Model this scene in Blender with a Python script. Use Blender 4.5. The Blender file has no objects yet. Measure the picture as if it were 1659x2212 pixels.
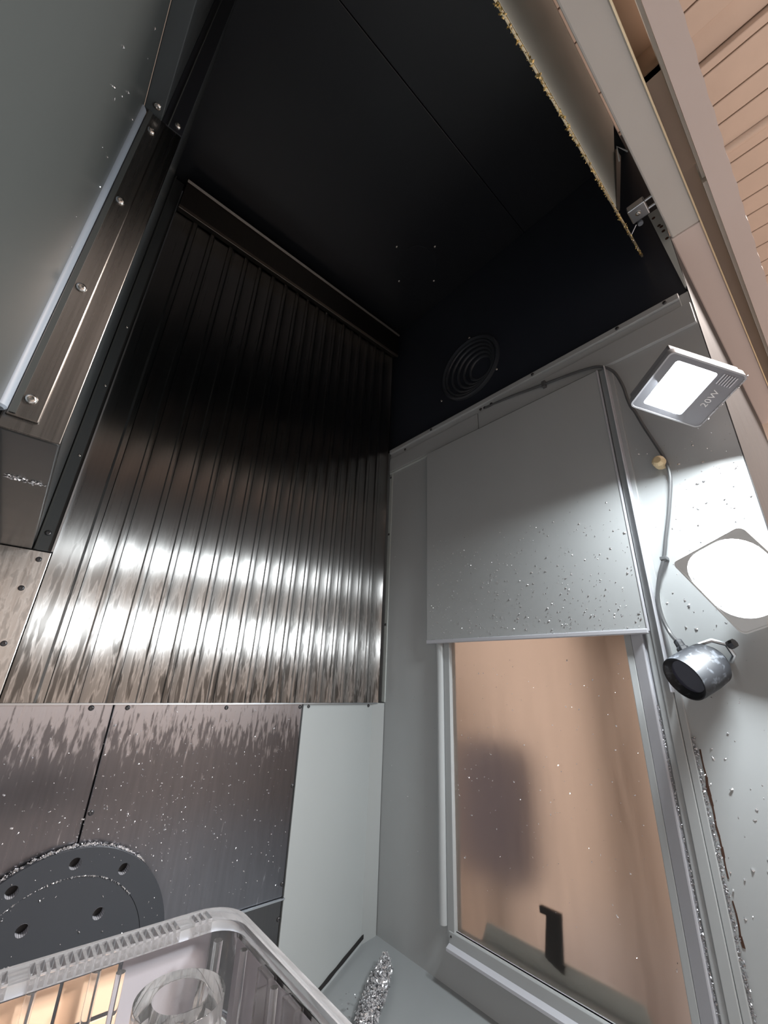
import bpy, bmesh, math, random
from mathutils import Vector, Matrix, noise
random.seed(7)
S = bpy.context.scene
COL = S.collection

# ------------------------------------------------------------------ camera
W, H, F = 1659.0, 2212.0, 884.0
RW = Matrix(((0.7512776705, -0.6587676394, 0.0400881419),
             (-0.2781134094, -0.2609138202, 0.9244332913),
             (-0.5985271868, -0.7056551394, -0.3792308412)))     # world -> camera
cd = bpy.data.cameras.new('camera'); cam = bpy.data.objects.new('camera', cd); COL.objects.link(cam)
cd.sensor_fit = 'HORIZONTAL'; cd.sensor_width = 36.0; cd.lens = F / W * 36.0; cd.clip_start = 0.01; cd.clip_end = 50
cam.matrix_world = RW.transposed().to_4x4()
S.camera = cam
# ------------------------------------------------------------------ world, added room lamp, exposure
wd = bpy.data.worlds.new('world'); S.world = wd; wd.use_nodes = True
wbg = wd.node_tree.nodes['Background']
wbg.inputs[0].default_value = (1.0, 0.91, 0.84, 1); wbg.inputs[1].default_value = 0.55
def area(name, loc, direction, sx, sy, power, col, spread=180):
    l = bpy.data.lights.new(name, 'AREA'); l.shape = 'RECTANGLE'; l.size = sx; l.size_y = sy
    l.energy = power; l.color = col; l.spread = math.radians(spread)
    o = bpy.data.objects.new(name, l); COL.objects.link(o); o.location = loc
    o.rotation_euler = Vector(direction).to_track_quat('-Z', 'Y').to_euler()
    return o
area('added_room_lamp', (1.5, -1.0, 1.82), (0, 0, -1), 1.2, 0.6, 128, (1.0, 0.88, 0.81))  # unseen lamp added to light the room outside
S.view_settings.view_transform = 'Standard'; S.view_settings.look = 'None'
S.view_settings.exposure = 0.2; S.view_settings.gamma = 1.0; S.view_settings.use_curve_mapping = False
S.cycles.use_denoising = True
S.cycles.max_bounces = 12; S.cycles.diffuse_bounces = 4; S.cycles.glossy_bounces = 5; S.cycles.transmission_bounces = 10
S.cycles.sample_clamp_indirect = 4.0; S.cycles.blur_glossy = 1.0
FLOOD_POWER = 5.8

# ------------------------------------------------------------------ material helpers
class NT:
    def __init__(s, name):
        s.m = bpy.data.materials.new(name); s.m.use_nodes = True; s.t = s.m.node_tree
        s.p = s.t.nodes['Principled BSDF']; s.o = s.t.nodes['Material Output']
    def n(s, ty, **k):
        x = s.t.nodes.new(ty)
        for a, b in k.items(): setattr(x, a, b)
        return x
    def l(s, a, b): s.t.links.new(a, b)
    def coord(s, sc=(1, 1, 1)):
        g = s.n('ShaderNodeNewGeometry'); m = s.n('ShaderNodeMapping'); m.inputs['Scale'].default_value = sc
        s.l(g.outputs['Position'], m.inputs['Vector']); return m.outputs[0]
    def noise(s, sc, scale=1.0, detail=3, dist=0.0):
        t = s.n('ShaderNodeTexNoise'); s.l(s.coord(sc), t.inputs['Vector'])
        t.inputs['Scale'].default_value = scale; t.inputs['Detail'].default_value = detail; t.inputs['Distortion'].default_value = dist
        return t.outputs[0]
    def ramp(s, f, stops):
        r = s.n('ShaderNodeValToRGB'); e = r.color_ramp.elements
        while len(e) < len(stops): e.new(0.5)
        for i, (p, c) in enumerate(stops):
            e[i].position = p; e[i].color = (c, c, c, 1) if not isinstance(c, tuple) else (*c, 1)
        s.l(f, r.inputs[0]); return r.outputs[0]
    def math(s, op, a, b=None, c=None):
        x = s.n('ShaderNodeMath', operation=op)
        for i, v in enumerate((a, b, c)):
            if v is None: continue
            if isinstance(v, (int, float)): x.inputs[i].default_value = v
            else: s.l(v, x.inputs[i])
        return x.outputs[0]
    def mix(s, f, a, b):
        x = s.n('ShaderNodeMix', data_type='RGBA')
        for i, v in ((0, f), (6, a), (7, b)):
            if isinstance(v, (int, float)): x.inputs[i].default_value = v
            elif isinstance(v, tuple): x.inputs[i].default_value = (*v, 1)
            else: s.l(v, x.inputs[i])
        return x.outputs[2]
    def bump(s, h, strength, dist=0.001):
        b = s.n('ShaderNodeBump'); b.inputs['Strength'].default_value = strength; b.inputs['Distance'].default_value = dist
        s.l(h, b.inputs['Height']); s.l(b.outputs[0], s.p.inputs['Normal'])
    def zpos(s):
        g = s.n('ShaderNodeNewGeometry'); x = s.n('ShaderNodeSeparateXYZ'); s.l(g.outputs['Position'], x.inputs[0]); return x.outputs[2]
    def set(s, **k):
        for a, b in k.items(): s.p.inputs[a.replace('_', ' ')].default_value = (*b, 1) if isinstance(b, tuple) else b
        return s

def paint(name, col, rough=0.35, var=0.12, spec=0.5, grain=0.02):
    n = NT(name).set(Roughness=rough)
    n.p.inputs['Specular IOR Level'].default_value = spec
    f = n.noise((1, 1, 0.35), 9, 4)
    c = n.mix(f, tuple(v * (1 - var) for v in col), tuple(min(1, v * (1 + var)) for v in col))
    n.l(c, n.p.inputs['Base Color'])
    r = None if grain == 0 else n.ramp(n.noise((10, 10, 5), 3, 3), [(0.3, rough * 0.93), (0.75, min(1, rough * 1.08))])
    if r: n.l(r, n.p.inputs['Roughness'])
    if grain: n.bump(n.noise((1, 1, 1), 500, 1), grain, 0.0003)
    return n.m

def steel(name, col, rough, aniso, tangent=(1, 0, 0), wet=0.0, ztop=0.3, zfade=0.2, film=(0.30, 0.30, 0.30), stretch=3.0, fade_down=False, fsc=100):
    n = NT(name).set(Metallic=1.0)
    n.p.inputs['Anisotropic'].default_value = aniso
    cx = n.n('ShaderNodeCombineXYZ')
    for i in range(3): cx.inputs[i].default_value = tangent[i]
    n.l(cx.outputs[0], n.p.inputs['Tangent'])
    streak = n.noise((260, 260, 3.0), 1.0, 4)
    base = n.mix(streak, tuple(v * 0.86 for v in col), tuple(min(1, v * 1.08) for v in col))
    rr = n.math('MULTIPLY_ADD', streak, rough * 0.5, rough * 0.75)
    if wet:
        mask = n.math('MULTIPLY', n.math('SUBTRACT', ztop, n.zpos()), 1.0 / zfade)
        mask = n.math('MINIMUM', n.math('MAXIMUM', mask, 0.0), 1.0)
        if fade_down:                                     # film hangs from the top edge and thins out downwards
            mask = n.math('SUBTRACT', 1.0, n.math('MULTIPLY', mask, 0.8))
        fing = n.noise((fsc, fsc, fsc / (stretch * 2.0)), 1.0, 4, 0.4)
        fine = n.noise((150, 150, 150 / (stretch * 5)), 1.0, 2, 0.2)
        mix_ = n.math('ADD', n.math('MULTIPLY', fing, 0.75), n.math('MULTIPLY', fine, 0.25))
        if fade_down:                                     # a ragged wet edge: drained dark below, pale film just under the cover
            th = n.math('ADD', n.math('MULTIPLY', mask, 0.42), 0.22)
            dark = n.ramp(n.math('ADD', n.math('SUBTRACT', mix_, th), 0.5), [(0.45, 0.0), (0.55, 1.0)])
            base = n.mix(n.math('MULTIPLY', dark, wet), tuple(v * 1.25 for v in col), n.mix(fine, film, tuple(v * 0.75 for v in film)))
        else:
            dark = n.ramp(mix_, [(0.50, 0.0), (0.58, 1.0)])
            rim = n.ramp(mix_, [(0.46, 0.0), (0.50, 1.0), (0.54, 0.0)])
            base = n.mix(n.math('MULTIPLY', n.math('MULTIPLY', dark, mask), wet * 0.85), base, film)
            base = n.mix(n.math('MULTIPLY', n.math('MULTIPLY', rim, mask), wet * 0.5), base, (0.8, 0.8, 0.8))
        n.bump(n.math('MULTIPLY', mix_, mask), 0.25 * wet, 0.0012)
    n.l(base, n.p.inputs['Base Color']); n.l(rr, n.p.inputs['Roughness'])
    return n.m

M = {}
M['paint'] = paint('grey_green_paint', (0.49, 0.515, 0.525), 0.34, 0.05)
M['paint_light'] = paint('pale_grey_paint', (0.56, 0.60, 0.585), 0.34, 0.04)
M['paint_pale'] = paint('pale_blue_grey_paint', (0.43, 0.46, 0.465), 0.36, 0.04)
M['floor_paint'] = paint('floor_grey_paint', (0.33, 0.35, 0.36), 0.36, 0.06)
M['black'] = paint('black_paint', (0.0125, 0.0137, 0.017), 0.30, 0.06, grain=0)
M['blue_black'] = paint('blue_black_paint', (0.028, 0.033, 0.046), 0.34, 0.06, grain=0)
M['charcoal'] = paint('charcoal_paint', (0.040, 0.046, 0.056), 0.38, 0.10)
M['dark_strip'] = paint('dark_slate_paint', (0.045, 0.050, 0.052), 0.25, 0.1)
M['column'] = paint('dark_grey_green_paint', (0.046, 0.051, 0.050), 0.33, 0.04, grain=0)
M['glare_white'] = paint('lamp_glare_white', (0.86, 0.88, 0.88), 0.35, 0.02)  # white casing colour stands in for the glare around the lower lamp
M['plate_paint'] = paint('pale_green_grey_enamel', (0.66, 0.74, 0.71), 0.4, 0.03)
M['beam'] = paint('beige_paint', (0.68, 0.67, 0.64), 0.5, 0.04)
M['beam_pink'] = paint('pinkish_beige_paint', (0.82, 0.72, 0.68), 0.5, 0.03)
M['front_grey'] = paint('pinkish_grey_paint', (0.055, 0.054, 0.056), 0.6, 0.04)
M['plank'] = paint('varnished_board', (0.66, 0.54, 0.46), 0.45, 0.10)
M['room_wall'] = paint('ochre_plaster', (0.66, 0.57, 0.50), 0.8, 0.06)
M['room_cream'] = paint('cream_plaster', (0.62, 0.575, 0.535), 0.8, 0.05)
M['room_floor'] = paint('concrete', (0.40, 0.39, 0.40), 0.7, 0.2)
M['rail'] = paint('pale_lilac_rail', (0.60, 0.61, 0.66), 0.32, 0.04)
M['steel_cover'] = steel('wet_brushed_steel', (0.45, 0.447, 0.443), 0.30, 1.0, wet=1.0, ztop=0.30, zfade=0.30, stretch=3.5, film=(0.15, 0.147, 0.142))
M['steel_low'] = steel('spotted_brushed_steel', (0.46, 0.47, 0.515), 0.30, 0.8, wet=1.0, ztop=-0.06, zfade=0.12, stretch=2.4, fsc=170, film=(0.27, 0.275, 0.305), fade_down=True)
M['steel_flat'] = steel('plain_brushed_steel', (0.58, 0.56, 0.54), 0.30, 0.6, wet=0.5, ztop=0.3, zfade=0.1, stretch=1.5)
M['steel_face'] = steel('dull_steel_plate', (0.22, 0.21, 0.20), 0.28, 0.5)
M['steel_dark'] = steel('dark_steel', (0.16, 0.16, 0.165), 0.32, 0.4)
M['lip'] = steel('bronzed_steel', (0.16, 0.145, 0.13), 0.35, 0.6)
M['chip'] = NT('bright_aluminium_chip').set(Metallic=0.75, Base_Color=(0.86, 0.86, 0.88), Roughness=0.25).m
M['chip_dark'] = NT('dull_aluminium_chip').set(Metallic=0.8, Base_Color=(0.45, 0.45, 0.47), Roughness=0.35).m
M['brass_chip'] = NT('brass_shaving').set(Metallic=1.0, Base_Color=(0.75, 0.60, 0.28), Roughness=0.3).m
M['screw'] = NT('screw_metal').set(Metallic=1.0, Base_Color=(0.55, 0.54, 0.52), Roughness=0.22).m
M['screw_dark'] = NT('blackened_screw').set(Metallic=0.6, Base_Color=(0.09, 0.09, 0.095), Roughness=0.3).m
M['cable'] = NT('grey_cable_sheath').set(Base_Color=(0.12, 0.125, 0.13), Roughness=0.4).m
M['clip'] = NT('yellowed_nylon').set(Base_Color=(0.70, 0.55, 0.33), Roughness=0.5).m
M['housing'] = paint('lamp_housing_grey', (0.42, 0.43, 0.46), 0.40, 0.08)
M['bezel'] = paint('lamp_bezel_grey', (0.20, 0.205, 0.23), 0.35, 0.06)
M['letter'] = NT('white_lettering').set(Base_Color=(0.85, 0.86, 0.88), Roughness=0.5).m
M['reflector'] = NT('reflector_foil').set(Metallic=1.0, Base_Color=(0.85, 0.87, 0.88), Roughness=0.2).m
M['rust'] = paint('rust', (0.075, 0.035, 0.022), 0.9, 0.3)
M['zinc'] = NT('zinc_plate').set(Metallic=1.0, Base_Color=(0.62, 0.66, 0.70), Roughness=0.33).m
M['brass'] = NT('aged_brass').set(Metallic=1.0, Base_Color=(0.78, 0.68, 0.48), Roughness=0.4).m
M['tube'] = NT('pale_blue_tube').set(Base_Color=(0.20, 0.23, 0.27), Roughness=0.45).m
M['strap'] = NT('black_strap').set(Base_Color=(0.015, 0.013, 0.013), Roughness=0.5).m
M['fabric'] = paint('slate_fabric', (0.40, 0.35, 0.40), 0.9, 0.1)
M['wood_dark'] = paint('brown_cabinet', (0.26, 0.17, 0.11), 0.6, 0.15)
n = NT('cast_black_housing').set(Roughness=0.6)
f = n.ramp(n.noise((1, 1, 1), 90, 5, 0.6), [(0.52, (0.014, 0.016, 0.02)), (0.80, (0.14, 0.155, 0.18))]); n.l(f, n.p.inputs['Base Color']); M['spot'] = n.m
n = NT('led_glow'); n.p.inputs['Emission Color'].default_value = (0.94, 0.98, 1, 1); n.p.inputs['Emission Strength'].default_value = 22; M['led'] = n.m
n = NT('frosted_polycarbonate').set(Base_Color=(0.98, 0.95, 0.92), Roughness=0.42, IOR=1.25)
n.p.inputs['Transmission Weight'].default_value = 1.0
n.l(n.ramp(n.noise((60, 60, 7), 1.0, 4), [(0.35, 0.36), (0.7, 0.46)]), n.p.inputs['Roughness']); M['pane'] = n.m
n = NT('clear_acrylic').set(Base_Color=(0.985, 0.985, 0.99), Roughness=0.02, IOR=1.47)
n.p.inputs['Transmission Weight'].default_value = 0.97; M['acrylic'] = n.m
n = NT('milky_acrylic').set(Base_Color=(0.88, 0.88, 0.90), Roughness=0.12, IOR=1.3)
n.p.inputs['Transmission Weight'].default_value = 0.86; M['acrylic_milky'] = n.m
M['acrylic_lilac'] = paint('lilac_frosted_acrylic', (0.66, 0.635, 0.68), 0.2, 0.12, grain=0)
M['acrylic_lilac'].node_tree.nodes['Principled BSDF'].inputs['Transmission Weight'].default_value = 0.5
M['orange_reflection'] = paint('room_reflection_orange', (0.95, 0.62, 0.44), 0.10, 0.18, grain=0)  # warm reflection of the room put into the colour
n = NT('machined_acrylic').set(Base_Color=(0.96, 0.96, 0.97), Roughness=0.2, IOR=1.47)
n.p.inputs['Transmission Weight'].default_value = 0.6; M['acrylic_rough'] = n.m
n = NT('lamp_glass').set(Base_Color=(1, 1, 1), Roughness=0.0, IOR=1.02)
n.p.inputs['Transmission Weight'].default_value = 1.0; M['glass'] = n.m
n = NT('dark_lens').set(Base_Color=(0.07, 0.07, 0.10), Roughness=0.12); M['lens'] = n.m

# ------------------------------------------------------------------ geometry helpers
class B:
    def __init__(s): s.bm = bmesh.new()
    def face(s, pts): return s.bm.faces.new([s.bm.verts.new(p) for p in pts])
    def hexa(s, a):                                   # a: 8 points, bottom loop then top loop
        v = [s.bm.verts.new(p) for p in a]
        for f in ((3, 2, 1, 0), (4, 5, 6, 7), (0, 1, 5, 4), (1, 2, 6, 5), (2, 3, 7, 6), (3, 0, 4, 7)): s.bm.faces.new([v[i] for i in f])
        return s
    def box(s, x0, x1, y0, y1, z0, z1):
        return s.hexa([(x0, y0, z0), (x1, y0, z0), (x1, y1, z0), (x0, y1, z0), (x0, y0, z1), (x1, y0, z1), (x1, y1, z1), (x0, y1, z1)])
    def obox(s, c, u, v, n, u0, u1, v0, v1, n0, n1):  # box in an oriented frame
        P = lambda a, b, d: c + u * a + v * b + n * d
        return s.hexa([P(u0, v0, n0), P(u1, v0, n0), P(u1, v1, n0), P(u0, v1, n0), P(u0, v0, n1), P(u1, v0, n1), P(u1, v1, n1), P(u0, v1, n1)])
    def lathe(s, p0, axis, prof, seg=32, cap=True):   # prof: (along, radius)
        a = Vector(axis).normalized(); t = a.orthogonal().normalized(); b = a.cross(t); p0 = Vector(p0)
        rings = [[s.bm.verts.new(p0 + a * h + (t * math.cos(2 * math.pi * k / seg) + b * math.sin(2 * math.pi * k / seg)) * r) for k in range(seg)] for h, r in prof]
        for i in range(len(rings) - 1):
            for k in range(seg):
                j = (k + 1) % seg; s.bm.faces.new((rings[i][k], rings[i][j], rings[i + 1][j], rings[i + 1][k]))
        if cap: s.bm.faces.new(rings[0][::-1]); s.bm.faces.new(rings[-1])
        return s
    def tube(s, pts, r, seg=10, closed=False):
        pts = [Vector(p) for p in pts]; rings = []; N = len(pts); ref = None
        for i, p in enumerate(pts):
            d = (pts[(i + 1) % N] - pts[i - 1]) if closed else (pts[min(i + 1, N - 1)] - pts[max(i - 1, 0)])
            d.normalize()
            if ref is None: ref = d.orthogonal().normalized()
            t = (ref - d * ref.dot(d)).normalized(); ref = t; b = d.cross(t)
            rings.append([s.bm.verts.new(p + (t * math.cos(2 * math.pi * k / seg) + b * math.sin(2 * math.pi * k / seg)) * r) for k in range(seg)])
        for i in range(N if closed else N - 1):
            q = rings[(i + 1) % N]
            for k in range(seg):
                j = (k + 1) % seg; s.bm.faces.new((rings[i][k], rings[i][j], q[j], q[k]))
        if not closed: s.bm.faces.new(rings[0][::-1]); s.bm.faces.new(rings[-1])
        return s
    def extrude(s, prof, axis, a0, a1):               # closed 2D outline swept along a world axis
        idx = {'x': (1, 2, 0), 'y': (0, 2, 1), 'z': (0, 1, 2)}[axis]
        def mk(p, a):
            q = [0, 0, 0]; q[idx[0]] = p[0]; q[idx[1]] = p[1]; q[idx[2]] = a; return q
        v0 = [s.bm.verts.new(mk(p, a0)) for p in prof]; v1 = [s.bm.verts.new(mk(p, a1)) for p in prof]; N = len(prof)
        s.bm.faces.new(v0[::-1]); s.bm.faces.new(v1)
        for i in range(N): s.bm.faces.new((v0[i], v0[(i + 1) % N], v1[(i + 1) % N], v1[i]))
        return s
    def build(s, name, mat, parent=None, bevel=0.0, smooth=False, seg=2):
        bmesh.ops.recalc_face_normals(s.bm, faces=s.bm.faces[:])
        me = bpy.data.meshes.new(name); s.bm.to_mesh(me); s.bm.free(); return link(name, me, mat, parent, bevel, smooth, seg)
def link(name, me, mat, parent=None, bevel=0.0, smooth=False, seg=2):
    o = bpy.data.objects.new(name, me); COL.objects.link(o)
    if not me.materials: me.materials.append(M[mat])
    if parent: o.parent = parent; o.matrix_parent_inverse = Matrix.Translation(-wloc(parent))
    if smooth:
        for p in me.polygons: p.use_smooth = True
        me.set_sharp_from_angle(angle=math.radians(40))
    if bevel:
        b = o.modifiers.new('bevel', 'BEVEL'); b.width = bevel; b.segments = seg; b.limit_method = 'ANGLE'; b.angle_limit = math.radians(40)
    return o
def wloc(o):
    v = Vector(o.location)
    if o.parent: v = v + wloc(o.parent) + Vector(o.matrix_parent_inverse.translation)
    return v
def tag(o, label=None, cat=None, group=None, kind=None):
    for k, v in (('label', label), ('category', cat), ('group', group), ('kind', kind)):
        if v: o[k] = v
    return o
def thing(name, loc, label, cat, group=None):
    o = bpy.data.objects.new(name, None); o.empty_display_size = 0.03; COL.objects.link(o); o.location = loc
    return tag(o, label, cat, group)
def struct(o): o['kind'] = 'structure'; return o

# screw head pointing along +Z, unit radius
def screw_mesh(mat, name):
    b = B(); prof = [(0, 1.0), (0.18, 1.0), (0.5, 0.80), (0.62, 0.45), (0.62, 0.42)]
    b.lathe((0, 0, 0), (0, 0, 1), prof, 16, cap=False)
    bm = b.bm; ring = [v for v in bm.verts if abs(v.co.z - 0.62) < 1e-5 and (v.co.xy.length < 0.43)]
    ring.sort(key=lambda v: math.atan2(v.co.y, v.co.x)); low = [bm.verts.new((v.co.x * 0.95, v.co.y * 0.95, 0.25)) for v in ring]
    for k in range(16): bm.faces.new((ring[k], ring[(k + 1) % 16], low[(k + 1) % 16], low[k]))
    bm.faces.new(low)
    bmesh.ops.recalc_face_normals(bm, faces=bm.faces[:])
    me = bpy.data.meshes.new(name); bm.to_mesh(me); bm.free(); me.materials.append(M[mat])
    for p in me.polygons: p.use_smooth = True
    me.set_sharp_from_angle(angle=math.radians(50)); return me
SCREW = screw_mesh('screw', 'screw_head'); SCREW_DARK = screw_mesh('screw_dark', 'dark_screw_head')
def screws(parent, pts, normal, r, me=SCREW, name='screw'):
    q = Vector(normal).to_track_quat('Z', 'Y')
    for p in pts:
        o = bpy.data.objects.new(name, me); COL.objects.link(o); o.rotation_mode = 'QUATERNION'; o.rotation_quaternion = q
        o.location = p; o.scale = (r, r, r); o.parent = parent; o.matrix_parent_inverse = Matrix.Translation(-wloc(parent))

def plate2d(name, outer, holes, axis_m, depth, mat, parent, bevel=0.0):
    """flat plate with real holes: 2D outlines filled as a curve, extruded, then turned into a mesh"""
    c = bpy.data.curves.new(name, 'CURVE'); c.dimensions = '2D'; c.fill_mode = 'BOTH'; c.extrude = depth / 2
    for loop in [outer] + holes:
        sp = c.splines.new('POLY'); sp.points.add(len(loop) - 1); sp.use_cyclic_u = True
        for i, (x, y) in enumerate(loop): sp.points[i].co = (x, y, 0, 1)
    o = bpy.data.objects.new('tmp', c); COL.objects.link(o); bpy.context.view_layer.update()
    me = bpy.data.meshes.new_from_object(o.evaluated_get(bpy.context.evaluated_depsgraph_get()))
    bpy.data.objects.remove(o); bpy.data.curves.remove(c); me.transform(axis_m); me.name = name
    bm = bmesh.new(); bm.from_mesh(me); bmesh.ops.remove_doubles(bm, verts=bm.verts[:], dist=1e-5); bmesh.ops.recalc_face_normals(bm, faces=bm.faces[:]); bm.to_mesh(me); bm.free()
    me.materials.clear()
    return link(name, me, mat, parent, bevel, False)
def circle(cx, cy, r, n=40): return [(cx + r * math.cos(2 * math.pi * k / n), cy + r * math.sin(2 * math.pi * k / n)) for k in range(n)]
def rrect(x0, x1, y0, y1, r, n=8):
    out = []
    for cx, cy, a in ((x1 - r, y1 - r, 0), (x0 + r, y1 - r, 90), (x0 + r, y0 + r, 180), (x1 - r, y0 + r, 270)):
        for k in range(n + 1):
            t = math.radians(a + 90 * k / n); out.append((cx + r * math.cos(t), cy + r * math.sin(t)))
    return out

# ================================================================== LARGE STRUCTURE
XW, YR, ZC = 0.80, 0.9165, 1.24
ZS = -0.443                                            # window sill
# rear backing wall
struct(B().box(-0.6, 0.84, 0.934, 0.95, -1.05, 1.30).build('wall_rear', 'black'))
# right wall with its window opening
w = B()
w.box(XW, XW + 0.02, 0.676, 0.934, -0.75, 0.722); w.box(XW, XW + 0.02, 0.0606, 0.283, -0.75, 0.722)
w.box(XW, XW + 0.02, 0.283, 0.676, -0.75, ZS); w.box(XW, XW + 0.02, 0.283, 0.676, 0.50, 0.722)
struct(w.build('wall_right', 'paint'))
struct(B().box(XW + 0.006, XW + 0.02, 0.062, 0.934, 0.722, 1.30).build('wall_right_upper', 'blue_black'))
struct(B().box(-0.62, -0.60, -0.1, 0.95, -1.05, 0.30).build('wall_left', 'paint'))
# sloping chute floor
struct(B().hexa([(-0.62, -0.2, -1.235), (0.83, -0.2, -0.535), (0.83, 0.95, -0.535), (-0.62, 0.95, -1.235),
                 (-0.62, -0.2, -1.225), (0.83, -0.2, -0.5145), (0.83, 0.95, -0.5145), (-0.62, 0.95, -1.225)]).build('floor', 'floor_paint'))
def floor_z(x): return -0.53 - 0.49 * (XW - x)
# ceiling of the cabin: two sheets that meet in a seam
ce = B().box(-0.06, 0.83, 0.10, 0.95, ZC + 0.010, ZC + 0.03).build('ceiling', 'black'); struct(ce)
B().box(-0.04, 0.806, 0.366, 0.934, ZC, ZC + 0.008).build('panel', 'black', ce, 0.0012)
B().box(-0.04, 0.806, 0.108, 0.3642, ZC, ZC + 0.008).build('panel', 'black', ce, 0.0012)

# ------------------------------------------------------------------ door header above the opening (underside in view)
hd = B().box(-0.35, XW - 0.0008, 0.0085, 0.0575, 0.87, 0.885).build('trim_1', 'beam', None, 0.003); struct(hd)
B().box(XW + 0.0008, 1.75, 0.0085, 0.0600, 0.87, 0.885).build('header_extension', 'beam_pink', hd, 0.003)
B().box(-0.35, 1.75, 0.0105, 0.016, 0.8855, 1.30).build('unseen_light_block', 'beam', hd)  # unseen, added to keep the room light off the splash plate
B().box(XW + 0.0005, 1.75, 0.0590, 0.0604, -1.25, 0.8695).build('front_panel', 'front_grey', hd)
B().box(XW + 0.023, 1.75, 0.0608, 0.064, -1.25, 0.8690).build('bounce_sheet', 'room_wall', hd)  # pale sheet added to bounce light towards the pane
B().box(-0.35, 1.75, 0.0070, 0.0095, 0.8665, 0.93).build('folded_rim', 'brass', hd)
struct(B().box(-0.35, 1.75, 0.0860, 0.125, 1.2330, 1.250).build('leak_lid', 'black'))  # unseen lid added to close a light leak above the splash plate
# brown recess between header and outer beam
rc = B().box(0.535, 1.75, -0.030, 0.0085, 0.95, 0.97).build('trim_2', 'plank', None); struct(rc)
B().box(-0.35, 0.533, -0.030, 0.0085, 1.01, 1.03).build('deep_recess', 'wood_dark', rc)
B().box(0.533, 0.545, -0.030, 0.0085, 0.95, 1.03).build('recess_step', 'wood_dark', rc)
B().box(-0.35, 0.739, -0.0215, -0.0150, 0.90, 0.97).build('inner_strip', 'beam', rc)
B().box(0.741, 1.75, -0.0215, -0.0130, 0.89, 0.97).build('inner_strip', 'beam', rc)
# outer beam with a slightly wavy edge
b = B(); N = 150; up = []; lo = []
for i in range(N + 1):
    x = -0.35 + 2.1 * i / N
    y = -0.0535 + 0.0007 * math.sin(x * 120) + 0.0004 * math.sin(x * 47)
    lo.append((x, y)); up.append((x, -0.0195))
vb = [[b.bm.verts.new((x, y, z)) for x, y in row] for row, z in ((lo, 0.87), (up, 0.87), (up, 0.93), (lo, 0.93))]
for a in range(4):
    p, q = vb[a], vb[(a + 1) % 4]
    for i in range(N): b.bm.faces.new((p[i], p[i + 1], q[i + 1], q[i]))
struct(b.build('trim_3', 'beam_pink'))

# ------------------------------------------------------------------ the room outside
ZR = 1.90
cr = B().box(-2.2, 3.4, -2.8, 1.6, ZR + 0.03, ZR + 0.06).build('ceiling_room', 'wood_dark'); struct(cr)
edges = [-2.2]
while edges[-1] < 0.95: edges.append(edges[-1] + 0.108)
edges = [e for e in edges if e < 0.93] + [1.003, 1.083, 1.180, 1.213, 1.327, 1.405, 1.50, 1.58, 1.68, 1.78, 1.868, 1.968, 2.070]
while edges[-1] < 3.3: edges.append(edges[-1] + 0.105)
for a, c in zip(edges, edges[1:]):
    dz = 0.022 if abs(a - 1.083) < 1e-3 else 0.0
    B().box(a + 0.0025, c - 0.0025, -2.8, 1.6, ZR + dz, ZR + 0.03).build('plank', 'plank', cr, 0.002, seg=1)
B().lathe((1.515, -2.8, ZR), (0, 1, 0), [(0, 0.017), (4.4, 0.017)], 16).build('half_round_moulding', 'plank', cr, 0, True)
rb = struct(B().box(-2.2, 3.4, -2.86, -2.8, -1.3, 0.95).build('wall_room_back', 'room_cream'))
B().box(-2.2, 3.4, -2.86, -2.8, 0.95, ZR).build('unseen_dark_upper', 'charcoal', rb)  # unseen, made dark so the upper ribbed steel reflects dark
struct(B().box(3.4, 3.46, -2.86, 1.6, -1.3, ZR).build('wall_room_right', 'room_wall'))
struct(B().box(0.9, 3.46, 1.6, 1.66, -1.3, ZR).build('wall_room_far', 'room_wall'))
struct(B().box(-2.26, -2.2, -2.86, 0.0, -1.3, ZR).build('wall_room_left', 'room_cream'))
struct(B().box(-2.26, 3.46, -2.86, 1.66, -1.36, -1.3).build('floor_room', 'room_floor'))

# ================================================================== REAR WALL THINGS
# ribbed way cover: one slat per pan
wc = thing('way_cover', (0.40, YR, -0.057), 'tall ribbed brushed-steel cover, wet with coolant, under the overhanging top rail', 'way cover')
ZB, ZT = -0.057, 1.18
ribs = [0.069, 0.116, 0.168, 0.215, 0.258, 0.301, 0.344, 0.386, 0.424, 0.460, 0.496, 0.532, 0.567, 0.603, 0.637, 0.672, 0.708, 0.747, 0.786]
prev = 0.0135
for i, x1 in enumerate(ribs):
    x0 = prev; prev = x1
    yb = YR + 0.002
    if i == 0:                                         # smooth first sheet with a folded right edge
        pr = [(x0, yb + 0.008), (x0, yb), (x1 - 0.014, yb), (x1 - 0.010, yb - 0.004), (x1 - 0.001, yb - 0.004), (x1 - 0.0005, yb + 0.008)]
    else:                                              # pan, then a raised rounded rib at its right edge
        w_ = x1 - x0
        pr = [(x0 + 0.0004, yb + 0.008), (x0 + 0.0004, yb - 0.001), (x0 + 0.004, yb + 0.0012), (x0 + w_ * 0.55, yb + 0.0014), (x1 - 0.0128, yb + 0.0012), (x1 - 0.0108, yb - 0.0026),
              (x1 - 0.0065, yb - 0.0030), (x1 - 0.0022, yb - 0.0026), (x1 - 0.0004, yb - 0.001), (x1 - 0.0004, yb + 0.008)]
        if i == len(ribs) - 1: pr = [(x0 + 0.0004, yb + 0.008), (x0 + 0.0004, yb - 0.001), (x0 + 0.004, yb + 0.001), (x1 - 0.006, yb), (x1 - 0.001, yb - 0.003), (x1, yb + 0.008)]
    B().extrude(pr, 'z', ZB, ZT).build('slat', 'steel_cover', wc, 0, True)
B().box(0.0135, 0.786, YR - 0.002, YR + 0.012, ZB - 0.003, ZB - 0.0004).build('bottom_hem', 'zinc', wc)
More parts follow.
